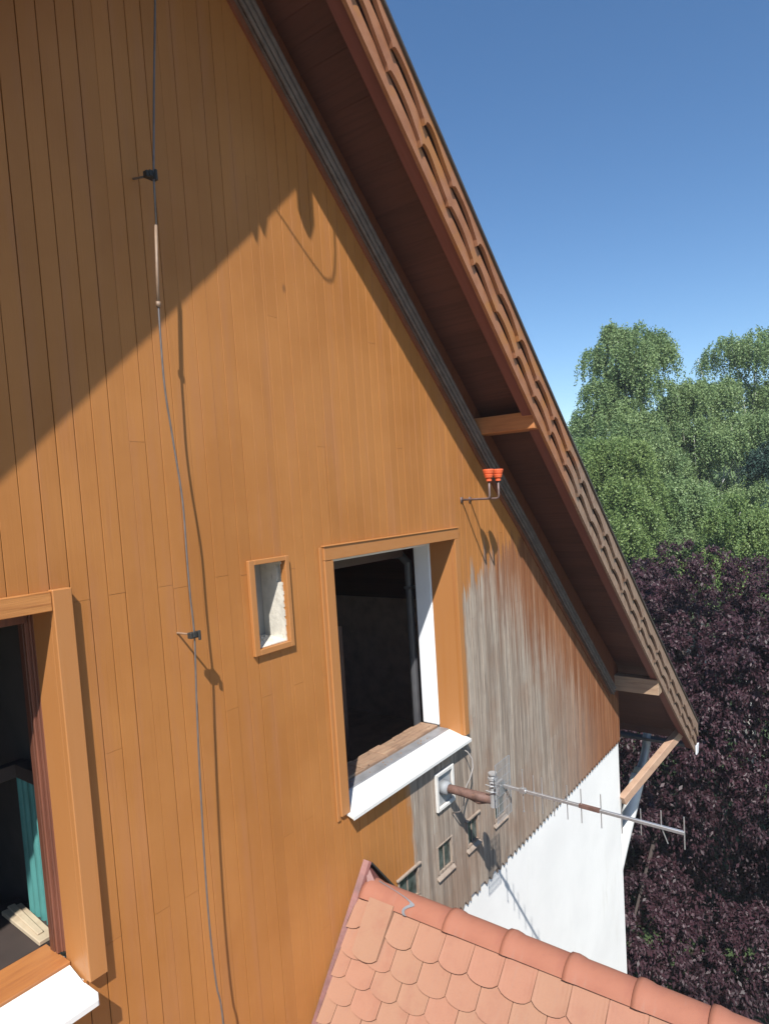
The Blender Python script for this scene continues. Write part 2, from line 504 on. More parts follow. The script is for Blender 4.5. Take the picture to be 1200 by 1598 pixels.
# ------------------------------------------------------------------ roof
roof = MB()
def slab(mb, xs, zf, zg, y0, y1):
    """sheet between lower curve zf and upper curve zg"""
    n = len(xs); vs = []
    for q in xs:
        vs += [(q, y0, zf(q)), (q, y1, zf(q)), (q, y1, zg(q)), (q, y0, zg(q))]
    fs = []
    for i in range(n-1):
        a, b = i*4, i*4+4
        fs += [(a, a+1, b+1, b), (a+1, a+2, b+2, b+1), (a+2, a+3, b+3, b+2), (a+3, a, b, b+3)]
    fs += [(3, 2, 1, 0), ((n-1)*4, (n-1)*4+1, (n-1)*4+2, (n-1)*4+3)]
    mb.add(vs, fs)
RX = list(np.linspace(XA, XE, 40))
LX = list(np.linspace(2*XA-XE, XA, 40))
for XS in (RX, LX):
    slab(roof, XS, lambda q: low(q)+.288, lambda q: capz(q)-.03, YV-.03, YB+.8)
roof_o = roof.build("roof", M_ROOFT, house)
# soffit boards run along the ridge direction, one strip after the other
sf = MB()
def soffit_strips(sgn):
    q = XA+.01
    while q < XE-.03:
        q1 = min(q+.084, XE-.01)
        a, b = (q, q1-.0015) if sgn > 0 else (2*XA-q1+.0035, 2*XA-q)
        j = rnd.uniform(0, .0008)
        sf.hexa([(a, YV+.02, low(a)+.245+j), (b, YV+.02, low(b)+.245+j), (b, YB+.7, low(b)+.245+j), (a, YB+.7, low(a)+.245+j),
                 (a, YV+.02, low(a)+.285), (b, YV+.02, low(b)+.285), (b, YB+.7, low(b)+.285), (a, YB+.7, low(a)+.285)])
        q = q1
soffit_strips(1); soffit_strips(-1)
sf.build("soffit", M_SOFF, roof_o)
vr = MB()
for XS in (RX, LX):
    slab(vr, XS, lambda q: low(q)+.035, lambda q: low(q)+.30, YV+.036, YV+.11)
vr.build("verge_rafter", M_SOFF2, roof_o)
# three layers of verge boards, upper two with a scalloped lower edge
PER = .353
def arc_len(x): return (abs(x-XA))*1.372
def scallop(s, amp, ph):
    k = s/PER+ph
    u = k % 1.0; big = int(k) % 2
    tab = .05 if big else .028
    if u < tab: return -.012 if big else 0.0       # little square tab between the arcs
    if u < tab+.035: return amp*.15
    v = (u-tab-.035)/(1-tab-.035)
    a = math.sin(math.pi*v**.72)**.9
    return amp*(.22+.78*a)*(1-.35*v) + .006*math.sin(7*v)*(1 if big else -1)
def verge_layer(name, y0, y1, bot, amp, ph, top):
    for sgn in (1, -1):
        xs = np.linspace(XA, XE, 560)
        if sgn < 0: xs = (2*XA-xs)[::-1]
        mb = MB()
        slab(mb, list(xs), lambda q: low(q)+bot+(scallop(arc_len(q), amp, ph) if amp else 0), lambda q: (capz(q)-.018 if top > .4 else low(q)+top), y0, y1)
        mb.build(name, M_FASC, roof_o)
verge_layer("verge_board", 1.978, 2.0, .0, 0, 0, .108)
verge_layer("scalloped_board", 1.955, 1.976, .080, .064, .93, .222)
verge_layer("scalloped_board", 1.930, 1.953, .200, .064, .88, .49)
cap = MB()
for XS in (RX, LX):
    slab(cap, XS, lambda q: capz(q)-.017, lambda q: capz(q)+.004, 1.914, 2.12)
cap.build("verge_capping", plain("dark_capping", (.10, .085, .075), .5, .3), roof_o)
# eaves gutter
gt = MB()
n = 14
vs = []; fs = []
for yy in (1.97, YB+.7):
    for rr in (.06, .055):
        for i in range(n+1):
            a = math.pi*i/n
            vs.append((XE+.055+rr*math.cos(a)*-1, yy, low(XE)+.02-rr*math.sin(a)+.06))
m_ = n+1
for i in range(n):
    fs += [(i, i+1, 2*m_+i+1, 2*m_+i), (m_+i, 3*m_+i, 3*m_+i+1, m_+i+1), (i, m_+i, m_+i+1, i+1)]
fs += [tuple(range(m_))]
gt.add(vs, fs)
gt_o = gt.build("gutter", plain("dull_zinc", (.13, .13, .14), .5, .3), house)
ec = MB(); ec.hexa([(XE-.012, 1.952, low(XE)-.03), (XE+.075, 1.952, low(XE)-.03), (XE+.075, 1.968, low(XE)-.03), (XE-.012, 1.968, low(XE)-.03), (XE-.012, 1.952, low(XE)+.085), (XE+.125, 1.952, low(XE)+.085), (XE+.125, 1.968, low(XE)+.085), (XE-.012, 1.968, low(XE)+.085)])
ec.build("end_cap", M_WPAINT, gt_o)
bz = MB(); bz.box((XE-.02, 2.0, low(XE)+.16), (XE-.004, YB+.7, low(XE)+.30)); bz.build("eaves_board", M_SOFF, roof_o)

# purlins
pu = MB(); pu.box((4.385, 2.001, .435), (4.575, 3.2, .562)); bevel(pu.build("purlin", M_PURL, house), .004)
pu = MB(); pu.box((7.375, 2.001, -2.415), (7.51, 2.6, -2.235)); bevel(pu.build("purlin", M_PURL2, house), .004)
pu = MB(); pu.box((XA-.09, 2.001, 2.72), (XA+.09, 3.2, 2.9)); pu.build("purlin", M_PURL, house)
pu = MB(); pu.box((2*XA-4.575, 2.001, .435), (2*XA-4.385, 3.2, .562)); pu.build("purlin", M_PURL, house)
# eaves brace
br = MB(); br.bar((7.485, 2.50, -3.80), (8.72, 2.06, -3.235), .085, .105, (0, 0, 1))
bevel(br.build("eaves_brace", M_BRACE, house), .005)

# apex ornament (its shadow falls on the boards)
ap = MB()
ap.box((1.94, 1.985, 2.58), (2.03, 2.01, 2.86)); ap.hexa([(1.975, 1.985, 2.50), (1.995, 1.985, 2.50), (1.995, 2.01, 2.50), (1.975, 2.01, 2.50), (1.94, 1.985, 2.58), (2.03, 1.985, 2.58), (2.03, 2.01, 2.58), (1.94, 2.01, 2.58)])
ap.build("apex_board", M_FASC, roof_o)
ap = MB()
for px_, zz, l in ((1.60, 2.50, .13), (1.655, 2.52, .10)):
    ap.hexa([(px_-.004, 1.985, zz-l), (px_+.004, 1.985, zz-l), (px_+.004, 1.995, zz-l), (px_-.004, 1.995, zz-l), (px_-.03, 1.985, zz), (px_+.03, 1.985, zz), (px_+.03, 1.995, zz), (px_-.03, 1.995, zz)])
ap.build("verge_splinter", M_FASC, roof_o)
cb = MB()
pts = [(1.73, 1.98, 2.60)]
for q in ((1.85, 2.50), (1.97, 2.40), (2.06, 2.335), (2.10, 2.325), (2.135, 2.34), (2.16, 2.40), (2.175, 2.5), (2.18, 2.66)):
    pts.append((q[0], 1.975, q[1]))
cb.tube(pts, .0045, 8)
tag(cb.build("hanging_cable", M_WIRE, None, True, pts[0]), "thin cable looping down from under the gable peak, seen by its shadow", "cable")

# ------------------------------------------------------------------ metal rail along the rake
rl = MB()
bp = [(2.03, 2.715), (2.3, 2.445), (2.9, 1.845), (3.36, 1.385), (3.95, .81), (4.50, .265), (5.2, -.39), (5.95, -1.14), (6.6, -1.77), (7.22, -2.375)]
for off, rr in ((0, .017), (.042, .016), (-.036, .011)):
    p = [(a+off*.7, 2.452, b+off*.72) for a, b in bp]
    rl.tube(p, rr, 10)
for a, b in zip(bp[:-1], bp[1:]):
    t_ = Vector((b[0]-a[0], 0, b[1]-a[1])).normalized(); n_ = Vector((-t_.z, 0, t_.x))
    A = Vector((a[0], 2.468, a[1])); B = Vector((b[0], 2.468, b[1]))
    w0, w1 = -.042, .062
    rl.hexa([A+n_*w0, A+n_*w0+Vector((0, .015, 0)), B+n_*w0+Vector((0, .015, 0)), B+n_*w0,
             A+n_*w1, A+n_*w1+Vector((0, .015, 0)), B+n_*w1+Vector((0, .015, 0)), B+n_*w1])
tag(rl.build("metal_conduit", M_RAIL, None, False, (7.22, 2.46, -2.375)), "long grey metal conduit strip running down the gable wall beside the eaves", "conduit")
# timber cover strip of the wall behind it
cs = MB()
for a, b in zip(bp[:-1], bp[1:]):
    t_ = Vector((b[0]-a[0], 0, b[1]-a[1])).normalized(); n_ = Vector((-t_.z, 0, t_.x))
    A = Vector((a[0], 2.484, a[1])); B = Vector((b[0], 2.484, b[1]))
    w0, w1 = -.075, .035
    cs.hexa([A+n_*w0, A+n_*w0+Vector((0, .014, 0)), B+n_*w0+Vector((0, .014, 0)), B+n_*w0,
             A+n_*w1, A+n_*w1+Vector((0, .014, 0)), B+n_*w1+Vector((0, .014, 0)), B+n_*w1])
cs.build("cover_strip", wood("cover_strip_wood", (.22, .075, .035), (.13, .04, .02), (6, 40, 6), .6), house)

# ------------------------------------------------------------------ right window (open hole in the wall)
def frame_piece(mb, a, b): mb.box(a, b)
win = MB()          # outer casing
win.box((2.618, 2.480, -1.80), (2.690, 2.4985, -.333))
bevel(win.build("window", M_TRIMV, house, origin=(2.65, 2.48, -1.8)), .003)
W1 = C.objects[-1] if False else house.children[-1]
def sub(mb, name, mat, par, bv=.002):
    o = mb.build(name, mat, par)
    if bv: bevel(o, bv)
    return o
m1 = MB(); m1.box((2.618, 2.478, -.331), (4.04, 2.4985, -.255)); sub(m1, "lintel_casing", M_TRIM, W1)
m1 = MB(); m1.box((2.612, 2.472, -.2545), (4.05, 2.4985, -.247)); sub(m1, "drip_board", M_TRIM, W1)
m1 = MB(); m1.box((2.592, 2.490, -1.82), (2.6165, 2.4985, -.256)); sub(m1, "edge_strip", M_TRIMV, W1)
m1 = MB(); m1.box((3.987, 2.478, -1.795), (4.045, 2.4985, -.3325)); sub(m1, "side_casing", M_TRIMV, W1)
m1 = MB(); m1.box((3.987, 2.499, -1.79), (4.01, 2.705, -.30)); sub(m1, "reveal_board", M_TRIMV, W1)
m1 = MB(); m1.box((2.665, 2.499, -1.79), (2.688, 2.705, -.30)); sub(m1, "reveal_board", M_TRIMV, W1)
m1 = MB(); m1.box((2.665, 2.499, -.33), (4.01, 2.705, -.308)); sub(m1, "reveal_board", M_TRIM, W1)
m1 = MB(); m1.box((3.980, 2.7065, -1.75), (4.05, 2.855, -.30)); m1.box((2.64, 2.7065, -1.75), (2.71, 2.855, -.30)); m1.box((2.71, 2.7065, -.375), (3.98, 2.855, -.30))
sub(m1, "frame", M_WPAINT, W1, .012).modifiers[0].segments = 3
# sills
m1 = MB()
m1.hexa([(2.668, 2.440, -1.826), (4.0, 2.440, -1.826), (4.0, 2.62, -1.775), (2.668, 2.62, -1.775),
         (2.668, 2.440, -1.812), (4.0, 2.440, -1.812), (4.0, 2.62, -1.766), (2.668, 2.62, -1.766)])
m1.box((2.668, 2.438, -1.832), (4.0, 2.4395, -1.813))
sub(m1, "sill", M_WHITE, W1, 0)
m1 = MB(); m1.box((2.69, 2.622, -1.79), (3.985, 2.712, -1.760)); sub(m1, "sill_flashing", M_GREYM, W1, .004)
m1 = MB()
# broken timber inner sill with ragged back edge
xq = 2.70
while xq < 3.97:
    dx = rnd.uniform(.05, .13); x2 = min(xq+dx, 3.975)
    m1.box((xq, 2.714, -1.80), (x2-.001, 2.868+rnd.uniform(-.012, .012), -1.745+rnd.uniform(-.004, .003)))
    xq = x2
sub(m1, "inner_sill", M_SILLW, W1, .003)
# rubble crumbs on the inner sill
m1 = MB()
for i in range(38):
    a = rnd.uniform(2.8, 3.96); b = rnd.uniform(2.64, 2.86); r = rnd.uniform(.002, .006)
    z0 = -1.741 if b > 2.715 else -1.759
    m1.hexa([(a-r, b-r, z0), (a+r, b-r*.6, z0), (a+r*.7, b+r, z0), (a-r, b+r*.8, z0), (a-r*.6, b-r*.5, z0+r), (a+r*.5, b-r*.4, z0+r*.8), (a+r*.4, b+r*.5, z0+r), (a-r*.5, b+r*.5, z0+r*.7)])
m1.build("mortar_crumbs", M_SILLW, W1)["kind"] = "stuff"
# dark room behind
def room(mb, x0, x1, y0, y1, z0, z1):
    t_ = .03
    mb.box((x0-t_, y0, z0), (x0, y1, z1)); mb.box((x1, y0, z0), (x1+t_, y1, z1))
    mb.box((x0, y1, z0), (x1, y1+t_, z1)); mb.box((x0, y0, z1), (x1, y1, z1+t_)); mb.box((x0, y0, z0-t_), (x1, y1, z0))
rm = MB(); room(rm, 2.0, 6.6, 2.86, 6.6, -2.9, -.1); rm.build("inner_room", M_DARKIN, house)
m1 = MB(); m1.tube([(4.06, 2.965, -2.88), (4.06, 2.965, -.52), (4.06, 3.03, -.46), (4.06, 3.6, -.44)], .032, 12)
m1.box((4.02, 2.92, -.72), (4.1, 2.99, -.70)); m1.build("room_pipe", plain("room_pipe_metal", (.12, .12, .13), .4, .3), house, False)
m1 = MB(); m1.box((2.76, 2.875, -1.78), (2.80, 2.91, -.40)); m1.box((3.0, 2.95, -2.88), (3.05, 3.0, -.2)); m1.box((3.05, 2.95, -.46), (3.98, 3.0, -.41))
m1.box((3.02, 3.3, -2.88), (3.62, 3.34, -.95)); m1.build("inner_door_frame", plain("dark_door_paint", (.07, .04, .03), .5), house)

# ------------------------------------------------------------------ left window
L = MB(); L.box((1.152, 2.464, -1.79), (1.224, 2.4985, -.268))
L2 = L.build("window", M_TRIMV, house, origin=(1.19, 2.48, -1.8)); bevel(L2, .003)
m1 = MB(); m1.box((-.12, 2.470, -.345), (1.150, 2.4985, -.272)); sub(m1, "lintel_casing", wood("grainy_lintel", ORANGE, (.25, .085, .02), (3, 60, 60), .5, .9, .9), L2)
m1 = MB(); m1.box((-.12, 2.464, -1.79), (-.04, 2.4985, -.346)); sub(m1, "side_casing", M_TRIMV, L2)
m1 = MB(); m1.box((1.1535, 2.499, -1.80), (1.178, 2.644, -.31)); sub(m1, "reveal_board", M_TRIMV, L2)
m1 = MB(); m1.box((.0, 2.499, -.33), (1.16, 2.644, -.308)); sub(m1, "reveal_board", M_TRIM, L2)
m1 = MB()
for i, (dx, y0, y1) in enumerate(((.012, 2.6455, 2.664), (.008, 2.665, 2.679), (-.004, 2.680, 2.694), (.006, 2.695, 2.712), (0, 2.713, 2.75))):
    m1.box((1.142+dx, y0, -1.735-.006*i), (1.25, y1, -.31))
m1.box((.1, 2.66, -.40), (1.14, 2.75, -.331))
sub(m1, "frame", M_INWOOD, L2, .0025)
m1 = MB(); m1.box((-.5, 3.05, -1.12), (1.25, 3.10, -1.06)); m1.box((1.20, 2.80, -1.12), (1.26, 3.05, -1.06)); sub(m1, "transom", M_DARKIN2, L2)
m1 = MB()
m1.hexa([(-.10, 2.405, -1.842), (1.145, 2.405, -1.842), (1.145, 2.602, -1.775), (-.10, 2.602, -1.775),
         (-.10, 2.405, -1.826), (1.145, 2.405, -1.826), (1.145, 2.602, -1.765), (-.10, 2.602, -1.765)])
m1.box((-.10, 2.4025, -1.848), (1.145, 2.4045, -1.827))
m1.box((1.1455, 2.405, -1.85), (1.149, 2.60, -1.80))
sub(m1, "sill", M_WHITE, L2, 0)
m1 = MB(); m1.box((.0, 2.604, -1.80), (1.150, 2.80, -1.753)); m1.box((.0, 2.600, -1.80), (1.15, 2.6035, -1.768)); sub(m1, "inner_sill", M_SILLO, L2, .004)
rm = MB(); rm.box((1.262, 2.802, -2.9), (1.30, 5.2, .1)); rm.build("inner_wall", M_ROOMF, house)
cu = MB(); vs = []; n_ = 40
for i in range(n_+1):
    yy = 2.81+.27*i/n_; xx = 1.225+.012*math.sin(i*.95)+.006*math.sin(i*2.1)
    vs += [(xx, yy, -2.6), (xx, yy, -1.10), (xx+.004, yy, -2.6), (xx+.004, yy, -1.10)]
cu.add(vs, [f for i in range(n_) for f in ((4*i, 4*i+4, 4*i+5, 4*i+1), (4*i+2, 4*i+3, 4*i+7, 4*i+6))])
tag(cu.build("curtain", M_TEAL, None, True, (1.225, 2.95, -2.6)), "narrow teal curtain hanging inside the left window", "curtain")
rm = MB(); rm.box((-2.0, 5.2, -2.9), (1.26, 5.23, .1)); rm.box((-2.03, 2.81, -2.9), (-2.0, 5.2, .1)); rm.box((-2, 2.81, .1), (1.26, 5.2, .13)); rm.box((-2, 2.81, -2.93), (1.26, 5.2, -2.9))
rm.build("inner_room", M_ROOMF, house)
m1 = MB(); m1.box((.2, 2.8035, -1.82), (1.24, 3.26, -1.7545)); m1.build("window_bench", M_DARKIN2, house)
m1 = MB(); m1.hexa([(1.125, 2.8045, -1.752), (1.19, 2.807, -1.752), (1.215, 3.165, -1.752), (1.135, 3.175, -1.752), (1.125, 2.802, -1.732), (1.19, 2.806, -1.732), (1.215, 3.165, -1.732), (1.135, 3.175, -1.732)])
m1.hexa([(1.14, 2.85, -1.7318), (1.165, 2.85, -1.7318), (1.19, 3.17, -1.7318), (1.16, 3.175, -1.7318), (1.14, 2.85, -1.722), (1.165, 2.85, -1.722), (1.19, 3.17, -1.722), (1.16, 3.175, -1.722)])
o = m1.build("wooden_plank", M_PLANK, None, False, (1.15, 2.95, -1.752)); bevel(o, .003)
tag(o, "short pale plank lying on the inner sill of the left window", "plank")

# ------------------------------------------------------------------ small vent opening
V = MB(); V.box((2.085, 2.478, -.745), (2.120, 2.4985, -.270))
V0 = V.build("vent_opening", M_TRIMV, house, origin=(2.1, 2.48, -.5)); bevel(V0, .002)
m1 = MB(); m1.box((2.326, 2.478, -.745), (2.352, 2.4985, -.270)); m1.box((2.1205, 2.478, -.745), (2.3255, 2.4985, -.716)); m1.box((2.1205, 2.478, -.294), (2.3255, 2.4985, -.270))
sub(m1, "casing", M_TRIM, V0)
m1 = MB()
# rough plaster reveal on the right with an uneven edge, back plate, bottom
N = 26
rr = random.Random(3)
for i in range(N):
    z0 = -.715 + .42*i/N; z1 = -.715 + .42*(i+1)/N + .0003
    yo = 2.503 + rr.uniform(0, .008) + (.03+rr.uniform(0, .012) if .72 < i/N < .93 else 0)
    m1.hexa([(2.318, yo, z0), (2.35, yo, z0), (2.35, 2.66, z0), (2.314, 2.66, z0), (2.318, yo, z1), (2.35, yo, z1), (2.35, 2.66, z1), (2.314, 2.66, z1)])
m1.hexa([(2.12, 2.505, -.73), (2.318, 2.505, -.73), (2.318, 2.66, -.73), (2.12, 2.66, -.73), (2.12, 2.505, -.714), (2.318, 2.505, -.708), (2.318, 2.66, -.690), (2.12, 2.66, -.695)])
for i in range(24):
    a = rr.uniform(2.13, 2.31); b = rr.uniform(2.52, 2.63); r = rr.uniform(.003, .010); z0 = -.715+(b-2.5)*.14
    m1.hexa([(a-r, b-r, z0), (a+r, b-r*.6, z0), (a+r*.7, b+r, z0), (a-r, b+r*.8, z0), (a-r*.6, b-r*.5, z0+r), (a+r*.5, b-r*.4, z0+r*.8), (a+r*.4, b+r*.5, z0+r), (a-r*.5, b+r*.5, z0+r*.7)])
m1.build("plaster_reveal", M_PLIN, V0)
m1 = MB(); m1.box((2.08, 2.662, -.75), (2.36, 2.68, -.27)); m1.build("back_plate", plain("grey_plate", (.30, .285, .26), .8, 0, .1, 6), V0)

# ------------------------------------------------------------------ little windows at the foot of the cladding
def tiny(x0, x1, z0, z1, label=None, lintel=True):
    base = ((x0+x1)/2, 2.49, z0)
    f = MB(); f.box((x0-.016, 2.4935, z0-.006), (x0-.0005, 2.5, z1+.012)); f.box((x1+.0005, 2.4935, z0-.006), (x1+.016, 2.5, z1+.012)); f.box((x0-.0004, 2.4945, z1+.001), (x1+.0004, 2.5, z1+.0115))
    fo = f.build("window", M_FRW, house, origin=base); bevel(fo, .002)
    if lintel:
        l = MB(); l.box((x0-.03, 2.482, z1+.012), (x1+.03, 2.5, z1+.026)); sub(l, "lintel", M_FRW, fo)
    s_ = MB(); s_.hexa([(x0-.03, 2.480, z0-.046), (x1+.02, 2.480, z0-.046), (x1+.02, 2.513, z0-.030), (x0-.03, 2.513, z0-.030),
                        (x0-.03, 2.480, z0-.039), (x1+.02, 2.480, z0-.039), (x1+.02, 2.513, z0-.004), (x0-.03, 2.513, z0-.004)])
    sub(s_, "sill", M_FRW, fo)
    p = MB(); p.box((x0, 2.5145, z0-.01), (x1, 2.5205, z1+.01)); sub(p, "pane", M_GLASS, fo, 0)
    q = MB(); q.box(((x0+x1)/2-.004, 2.509, z0), ((x0+x1)/2+.004, 2.5143, z1)); sub(q, "glazing_bar", M_FRW, fo, 0)
    if label: fo["label"] = label
M_FRW = wood("weathered_frame", (.30, .24, .19), (.17, .12, .09), (20, 20, 20), .8, .7)
tiny(3.12, 3.32, -2.645, -2.46)
tiny(3.575, 3.745, -2.645, -2.46, lintel=False)
tiny(3.975, 4.125, -2.645, -2.46)
tiny(4.40, 4.575, -2.645, -2.46)
# white framed hatch the antenna arm comes out of
h = MB()
for a, b in (((3.575, 2.478, -2.205), (3.60, 2.4985, -1.935)), ((3.78, 2.478, -2.205), (3.805, 2.4985, -1.935)), ((3.6005, 2.478, -2.205), (3.7795, 2.4985, -2.18)), ((3.6005, 2.478, -1.96), (3.7795, 2.4985, -1.935))):
    h.box(a, b)
ho = h.build("window", plain("old_white_paint", (.66, .64, .60), .6, 0, .06, 20, .3), house, origin=(3.69, 2.49, -2.2)); bevel(ho, .003)
ho["label"] = "white framed square hatch closed with grey board"
p = MB(); p.box((3.60, 2.5, -2.18), (3.78, 2.53, -1.96)); sub(p, "pane", M_PGREY, ho, 0)

# ------------------------------------------------------------------ antenna
AX = 3.69
an = thing("tv_antenna", "grey rod antenna on brown tube sticking out of the white framed hatch", "antenna", (AX, 2.5, -2.06))
m1 = MB(); m1.tube([(3.675, 2.50, -2.06), (3.68, 2.36, -2.062), (3.69, 2.24, -2.072), (3.695, 2.12, -2.07)], [.030, .031, .034, .032], 16); m1.build("arm", M_RUST, an, True)
m1 = MB(); m1.tube([(3.69, 2.30, -2.088), (3.693, 2.22, -2.106), (3.695, 2.15, -2.092)], [.016, .022, .014], 10); m1.build("cable_wrap", M_RUST, an, True)
m1 = MB(); m1.tube([(3.675, 2.5, -2.06), (3.675, 2.445, -2.06)], [.055, .042], 16); m1.build("collar", M_PGREY, an, True)
m1 = MB(); m1.lathe((3.70, 2.105, -2.12), [(.028, 0), (.028, .19), (.034, .19), (.034, .205), (.020, .205), (.020, .225), (.030, .225), (.030, .235)], 18); m1.build("mast_stub", M_STEEL, an, False)
m1 = MB()
for dz in (-1.96, -2.0):
    m1.tube([(3.66, 2.14, dz), (3.655, 2.10, dz), (3.67, 2.06, dz), (3.71, 2.05, dz), (3.74, 2.08, dz), (3.745, 2.13, dz)], .004, 6)
m1.box((3.665, 2.035, -2.02), (3.735, 2.062, -1.93)); m1.box((3.64, 2.06, -1.965), (3.76, 2.068, -1.955)); m1.tube([(3.66, 2.02, -1.94), (3.66, 2.10, -1.94)], .005, 6)
m1.build("clamp", M_STEEL, an)
bz0 = -1.952
m1 = MB(); m1.bar((3.69, 2.02, bz0), (3.69, .885, bz0-.03), .019, .019); bevel(m1.build("boom", M_ALU, an), .002)
m1 = MB(); m1.bar((3.69, 1.50, bz0-.0125), (3.69, 1.37, bz0-.0165), .0225, .0225); m1.build("boom_splice", M_RUST, an)
ys = [1.88, 1.803, 1.746, 1.667, 1.578, 1.487, 1.363, 1.239, 1.127, 1.012, .887]
hl = [.135, .122, .118, .114, .110, .108, .106, .104, .101, .098, .095]
for i, (yy, hh) in enumerate(zip(ys, hl)):
    zc = bz0 - .03*(2.02-yy)/1.135
    if i == 8: continue                       # this rod is missing on the upper side in the picture
    m1 = MB()
    if i == 9:
        m1.tube([(3.69, yy, zc+hh), (3.69, yy, zc)], .0034, 6); m1.tube([(3.69, yy, zc), (3.705, yy-.03, zc-hh)], .0034, 6)
    else:
        m1.tube([(3.69, yy, zc+hh), (3.69, yy, zc-hh)], .0034, 6)
    if i == 0:
        m1.tube([(3.69, yy, zc+hh), (3.69, yy, zc+hh+.008)], .006, 8); m1.tube([(3.69, yy, zc-hh-.008), (3.69, yy, zc-hh)], .006, 8)
        m1.box((3.675, yy-.02, zc-.016), (3.705, yy+.02, zc+.016))
    m1.build("element", M_ALU, an)
m1 = MB(); m1.tube([(3.69, ys[8], zc+.01+.075), (3.69, ys[8], zc-.075)], .0028, 6); m1.build("element", M_ALU, an)
# wire reflector screen
m1 = MB()
for i in range(13):
    xx = 3.59+.19*i/12; m1.tube([(xx, 2.02, -1.78), (xx, 2.02, -2.17)], .0019, 5)
for zz in np.linspace(-1.78, -2.17, 8): m1.tube([(3.585, 2.023, zz), (3.785, 2.023, zz)], .0018, 5)
m1.tube([(3.585, 2.02, -2.17), (3.585, 2.02, -1.78)], .003, 6); m1.tube([(3.785, 2.02, -2.17), (3.785, 2.02, -1.78)], .003, 6)
m1.build("reflector_screen", plain("zinc_mesh", (.30, .31, .32), .5, .3), an)
cb = MB()
cb.tube([(3.92, 2.49, -1.86), (3.955, 2.45, -1.90), (3.965, 2.42, -1.95), (3.95, 2.41, -2.01), (3.89, 2.40, -2.06), (3.82, 2.39, -2.085), (3.76, 2.37, -2.10), (3.73, 2.36, -2.135), (3.735, 2.37, -2.19), (3.76, 2.42, -2.26), (3.77, 2.49, -2.29)], .005, 8)
tag(cb.build("antenna_cable", M_CABLE, None, True, (3.92, 2.49, -1.86)), "pale cable loop hanging behind the brown tube beside the white hatch", "cable")

# ------------------------------------------------------------------ insulator bracket
ib = thing("insulator_bracket", "bracket with two orange cup insulators on upturned arms above the right window", "bracket", (4.16, 2.5, -.045))
for xx, ye, zz in ((4.115, 2.245, -.052), (4.235, 2.235, -.055)):
    m1 = MB(); m1.tube([(xx+.03, 2.5, zz), (xx+.01, 2.36, zz), (xx, ye+.02, zz), (xx, ye+.004, zz+.006), (xx, ye, zz+.02), (xx, ye, .085)], .0078, 8)
    m1.box((xx+.012, 2.494, zz-.02), (xx+.045, 2.4985, zz+.02))
    m1.build("arm", M_BRACK, ib, True)
    m1 = MB(); m1.lathe((xx, ye, .072), [(.019, 0), (.020, .014), (.016, .018), (.028, .026), (.034, .046), (.030, .05), (.036, .056), (.042, .078), (.041, .084), (.03, .086)], 20)
    m1.build("insulator", M_INS, ib, False)

# ------------------------------------------------------------------ lightning conductor
lc = thing("lightning_conductor", "thin grey wire running down the ochre boards on two black stand off clamps", "wire", (1.66, 2.38, -2.6))
pts = [(1.76, 2.40, 2.6), (1.745, 2.385, 2.08), (1.70, 2.38, 1.7), (1.665, 2.378, 1.36), (1.652, 2.372, 1.1)]
m1 = MB(); m1.tube(pts, .0042, 8); m1.build("wire", M_WIRE, lc, True)
m1 = MB(); m1.tube([(1.652, 2.372, 1.16), (1.642, 2.374, .98), (1.636, 2.376, .84)], .0062, 10); m1.tube([(1.636, 2.376, .852), (1.636, 2.376, .83)], .0095, 10); m1.build("sleeve", M_SLEEVE, lc, True)
pts = [(1.636, 2.376, .84), (1.632, 2.375, .7), (1.636, 2.38, .5), (1.66, 2.39, .3), (1.68, 2.387, .04), (1.676, 2.383, -.2), (1.674, 2.38, -.37), (1.68, 2.382, -.54), (1.664, 2.38, -.8), (1.650, 2.38, -1.1), (1.636, 2.38, -1.54), (1.634, 2.38, -1.85), (1.645, 2.382, -2.1), (1.662, 2.38, -2.3), (1.67, 2.38, -3.2), (1.66, 2.38, GZ)]
def smooth_path(p, n=6):
    out = []
    P = [Vector(q) for q in p]
    for i in range(len(P)-1):
        a, b, c_, d_ = P[max(i-1, 0)], P[i], P[i+1], P[min(i+2, len(P)-1)]
        for k in range(n):
            t = k/n
            out.append(.5*((2*b)+(c_-a)*t+(2*a-5*b+4*c_-d_)*t*t+(3*b-a-3*c_+d_)*t*t*t))
    out.append(P[-1]); return out
m1 = MB(); m1.tube(smooth_path(pts), .0040, 8); m1.build("wire", M_WIRE, lc, True)
for zz, xw, zw in ((1.36, 1.652, 1.383), (-.54, 1.678, -.54)):
    ho_ = MB(); ho_.tube([(xw, 2.5, zw), (xw+.004, 2.40, zz+(zw-zz)*.2)], .0045, 8)
    hh = ho_.build("holder", M_SLEEVE if zz < 0 else M_WIRE, lc, False)
    c_ = MB(); c_.box((xw-.022, 2.372, zz-.013), (xw+.030, 2.398, zz+.013)); c_.tube([(xw+.012, 2.36, zz+.02), (xw+.012, 2.36, zz-.022)], .007, 6)
    c_.box((xw-.012, 2.366, zz-.009), (xw+.008, 2.373, zz+.016))
    sub(c_, "clamp", M_BLACKP, hh)

